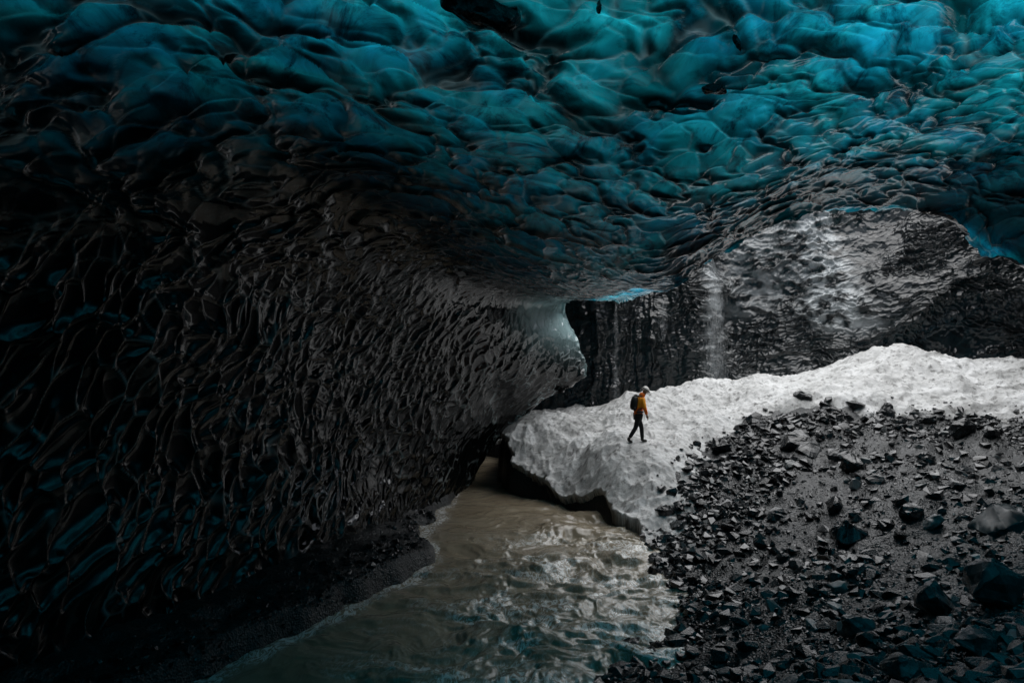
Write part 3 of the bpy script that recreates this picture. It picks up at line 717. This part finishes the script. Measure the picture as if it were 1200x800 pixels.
# ------------------------------------------------------------------ the hiker
def skin(name, pts, edges, radii, mat, parent, root=0, sub=2):
    me = bpy.data.meshes.new(name); me.from_pydata(pts, edges, []); me.update()
    o = bpy.data.objects.new(name, me); COL.objects.link(o); o.parent = parent
    md = o.modifiers.new('skin', 'SKIN'); md.use_smooth_shade = True
    lay = me.skin_vertices[0] if me.skin_vertices else None
    if lay is None:
        bpy.context.view_layer.objects.active = o
        lay = me.skin_vertices[0]
    for k, r_ in enumerate(radii):
        lay.data[k].radius = (r_, r_) if isinstance(r_, (int, float)) else r_
        lay.data[k].use_root = (k == root)
    sb = o.modifiers.new('smooth', 'SUBSURF'); sb.levels = sb.render_levels = sub
    dg = bpy.context.evaluated_depsgraph_get(); me2 = bpy.data.meshes.new_from_object(o.evaluated_get(dg)); o.modifiers.clear(); o.data = me2
    me2.materials.clear(); me2.materials.append(mat); me2.name = name
    for p in me2.polygons: p.use_smooth = True
    return o
M_skin = simple('skin', (.45, .27, .19), .5, .4, 20, .05, .08)
M_black = simple('black_softshell', (.012, .013, .015), .75, .3, 25, .3)
M_boot = simple('black_boot_leather', (.014, .013, .012), .5, .4, 30, .3)
M_pack = simple('dark_pack_nylon', (.014, .019, .022), .6, .35, 25, .4)
M_helmet = simple('white_helmet_shell', (.62, .60, .57), .3, .5)
M_band = simple('dark_strap', (.03, .03, .035), .6, .3)
M_glove = simple('grey_brown_glove', (.10, .055, .04), .7, .3, 30, .2)
def jacket_mat():
    m, nt, out = new_mat('orange_shell_jacket'); p = N(nt, 'ShaderNodeBsdfPrincipled', Roughness=.55)
    tc = nt.nodes.new('ShaderNodeTexCoord'); sx = nt.nodes.new('ShaderNodeSeparateXYZ'); nt.links.new(tc.outputs['Object'], sx.inputs[0])
    mr = nt.nodes.new('ShaderNodeMapRange'); mr.inputs[1].default_value = .8; mr.inputs[2].default_value = 1.6; nt.links.new(sx.outputs[2], mr.inputs[0])
    c = ramp(nt, mr.outputs[0], [(0, (.96, .16, .008)), (.40, (.98, .19, .008)), (.46, (1, .39, .02)), (.80, (1, .39, .02)), (.84, (.95, .2, .012))])
    nt.links.new(c, p.inputs['Base Color']); nz = noise(nt, 9, 4, .6, .8); nt.links.new(bump(nt, nz, .5, .03), p.inputs['Normal'])
    nt.links.new(p.outputs[0], out.inputs[0]); return m
M_jacket = jacket_mat()
gx0, gy0, gz0 = sight(747, 518)
man = empty('person', (gx0-.02, gy0, gz0-.02), 'person in orange jacket, black trousers and pale helmet walking across the snow', 'person', rz=.12)
# body: pelvis, spine, neck, head, arms with hands, legs with feet
hipw = .10
bp = [(.03,0,.93),(.07,0,1.12),(.12,0,1.33),(.155,0,1.44),(.21,0,1.52),(.27,0,1.60),(.285,0,1.70)]; be = [(0,1),(1,2),(2,3),(3,4),(4,5),(5,6)]
br = [(.14,.11),(.13,.10),(.15,.11),(.07,.07),(.055,.055),(.085,.080),(.075,.07)]
def chain(pts, rad, start):
    a = start
    for p_, r_ in zip(pts, rad):
        bp.append(p_); br.append(r_); be.append((a, len(bp)-1)); a = len(bp)-1
    return a
def hand(a, h, side):
    base = np.array(h)
    for k, (dy, ln) in enumerate(((-.030, .062), (-.011, .075), (.009, .070), (.028, .052))):
        chain([tuple(base+np.array([.012, dy, -.045])), tuple(base+np.array([.020, dy*1.1, -.045-ln*.55])), tuple(base+np.array([.008, dy*1.1, -.045-ln]))], [.009, .0085, .007], a)
    chain([tuple(base+np.array([.032, 0, -.02])), tuple(base+np.array([.050, 0, -.055]))], [.011, .009], a)
aR = chain([(.15,-.19,1.40),(.185,-.235,1.10),(.255,-.225,.90),(.275,-.215,.855)], [.055,.042,.030,.034], 2)   # near arm, hanging
hand(aR, (.275,-.215,.855), -1)
aL = chain([(.14,.19,1.40),(.10,.235,1.11),(.14,.23,.88),(.155,.225,.835)], [.055,.042,.030,.034], 2)
hand(aL, (.155,.225,.835), 1)
chain([(.03,-hipw,.86),(-.07,-hipw,.49),(-.27,-hipw,.19),(-.30,-hipw,.11),(-.20,-hipw,.045)], [.085,.055,.04,.042,.035], 0)
chain([(.06,hipw,.86),(.185,hipw,.48),(.215,hipw,.12),(.215,hipw,.06),(.34,hipw,.035)], [.085,.055,.04,.042,.033], 0)
body = skin('body', bp, be, br, M_skin, man)
def limb(name, pts, rad, mat, edges=None, sub=2, parent=None):
    return skin(name, pts, edges or [(i, i+1) for i in range(len(pts)-1)], rad, mat, parent or man, 0, sub)
# jacket: hem, waist, chest, collar with two sleeves
jp = [(.03,0,.86),(.045,0,.98),(.08,0,1.15),(.115,0,1.33),(.15,0,1.44), (.15,-.17,1.40),(.185,-.24,1.11),(.255,-.23,.91), (.14,.17,1.40),(.10,.24,1.12),(.14,.235,.89)]
limb('jacket', jp, [(.175,.155),(.17,.14),(.165,.135),(.175,.14),(.10,.09), .078,.064,.050, .078,.064,.050], M_jacket, [(0,1),(1,2),(2,3),(3,4),(3,5),(5,6),(6,7),(3,8),(8,9),(9,10)])
limb('hood', [(.13,0,1.44),(.18,0,1.52),(.215,0,1.60)], [(.105,.10),(.115,.105),(.10,.10)], M_jacket)
limb('trousers', [(.03,0,.90),(.03,-hipw,.84),(-.02,-hipw,.68),(-.07,-hipw,.49),(-.275,-hipw,.17),(.05,hipw,.84),(.12,hipw,.68),(.185,hipw,.48),(.215,hipw,.10)],
     [(.13,.12),.105,.092,.076,.062,.105,.092,.076,.062], M_black, [(0,1),(1,2),(2,3),(3,4),(0,5),(5,6),(6,7),(7,8)])
def boot(p_, label):
    b = limb('boot', p_, [.058,.062,.050,.040], M_boot); s_ = None
    return b
boot([(-.262,-hipw,.21),(-.315,-hipw,.115),(-.225,-hipw,.055),(-.165,-hipw,.045)], '')
boot([(.215,hipw,.20),(.205,hipw,.065),(.31,hipw,.050),(.375,hipw,.042)], '')
def ball(name, c, dims, mat, parent, cut=None, rot=(0, 0, 0), fn=None):
    bm = bmesh.new(); bmesh.ops.create_uvsphere(bm, u_segments=24, v_segments=16, radius=.5)
    for v in bm.verts:
        if cut is not None and v.co.z < cut: v.co.z = cut
        if fn: v.co = fn(v.co)
        v.co = Vector((v.co.x*dims[0], v.co.y*dims[1], v.co.z*dims[2]))
    o = bm_obj(name, bm, mat, parent, True); o.location = c; o.rotation_euler = rot; return o
helm = ball('helmet', (.285, 0, 1.675), (.27, .23, .25), M_helmet, man, -.12, (0, .62, 0))
bm = bmesh.new(); bmesh.ops.create_cone(bm, cap_ends=False, segments=28, radius1=.5, radius2=.5, depth=1)
for v in bm.verts: v.co = Vector((v.co.x*.275, v.co.y*.237, v.co.z*.022+.012))
hb = bm_obj('headlamp_strap', bm, M_band, helm, True)
ball('headlamp', (.14, 0, .01), (.045, .06, .04), M_band, helm)
for sy in (-1, 1): ball('eye', (.352, .032*sy, 1.585), (.018, .022, .016), M_band, man)
ball('nose', (.368, 0, 1.56), (.045, .028, .035), M_skin, man)
for a, nm in (((.27,-.222,.85), 'glove'), ((.15,.228,.83), 'glove')): ball(nm, a, (.07, .06, .10), M_glove, man)
# backpack: a thing he carries
pk = empty('backpack', (0, 0, 0), 'dark rounded backpack worn by the walking person', 'backpack')
pk.location = man.matrix_basis @ Vector((0, 0, 0)) if False else Vector((gx0-.02, gy0, gz0-.02)); pk.rotation_euler = (0, 0, .12)
limb('pack_body', [(-.10,0,1.03),(-.105,0,1.15),(-.085,0,1.30),(-.055,0,1.43),(-.035,0,1.49)], [(.145,.10),(.165,.125),(.165,.125),(.14,.11),(.10,.07)], M_pack, parent=pk)
limb('lid', [(-.03,-.05,1.50),(-.03,.05,1.50)], [(.075,.055),(.075,.055)], M_pack, parent=pk)
limb('side_pocket', [(-.12,-.15,1.03),(-.11,-.155,1.16)], [.05,.045], M_pack, parent=pk, sub=1)
for sy in (-1, 1):
    limb('strap', [(-.02,.10*sy,1.47),(.10,.115*sy,1.495),(.225,.125*sy,1.40),(.235,.15*sy,1.24),(.14,.19*sy,1.12),(-.02,.15*sy,1.06)], [.020]*6, M_band, parent=pk, sub=1)
limb('hip_belt', [(-.06,-.15,1.00),(.05,-.185,1.00),(.17,-.12,.99),(.205,0,.985),(.17,.12,.99),(.05,.185,1.0),(-.06,.15,1.0)], [(.02,.035)]*7, M_band, parent=pk, sub=1)
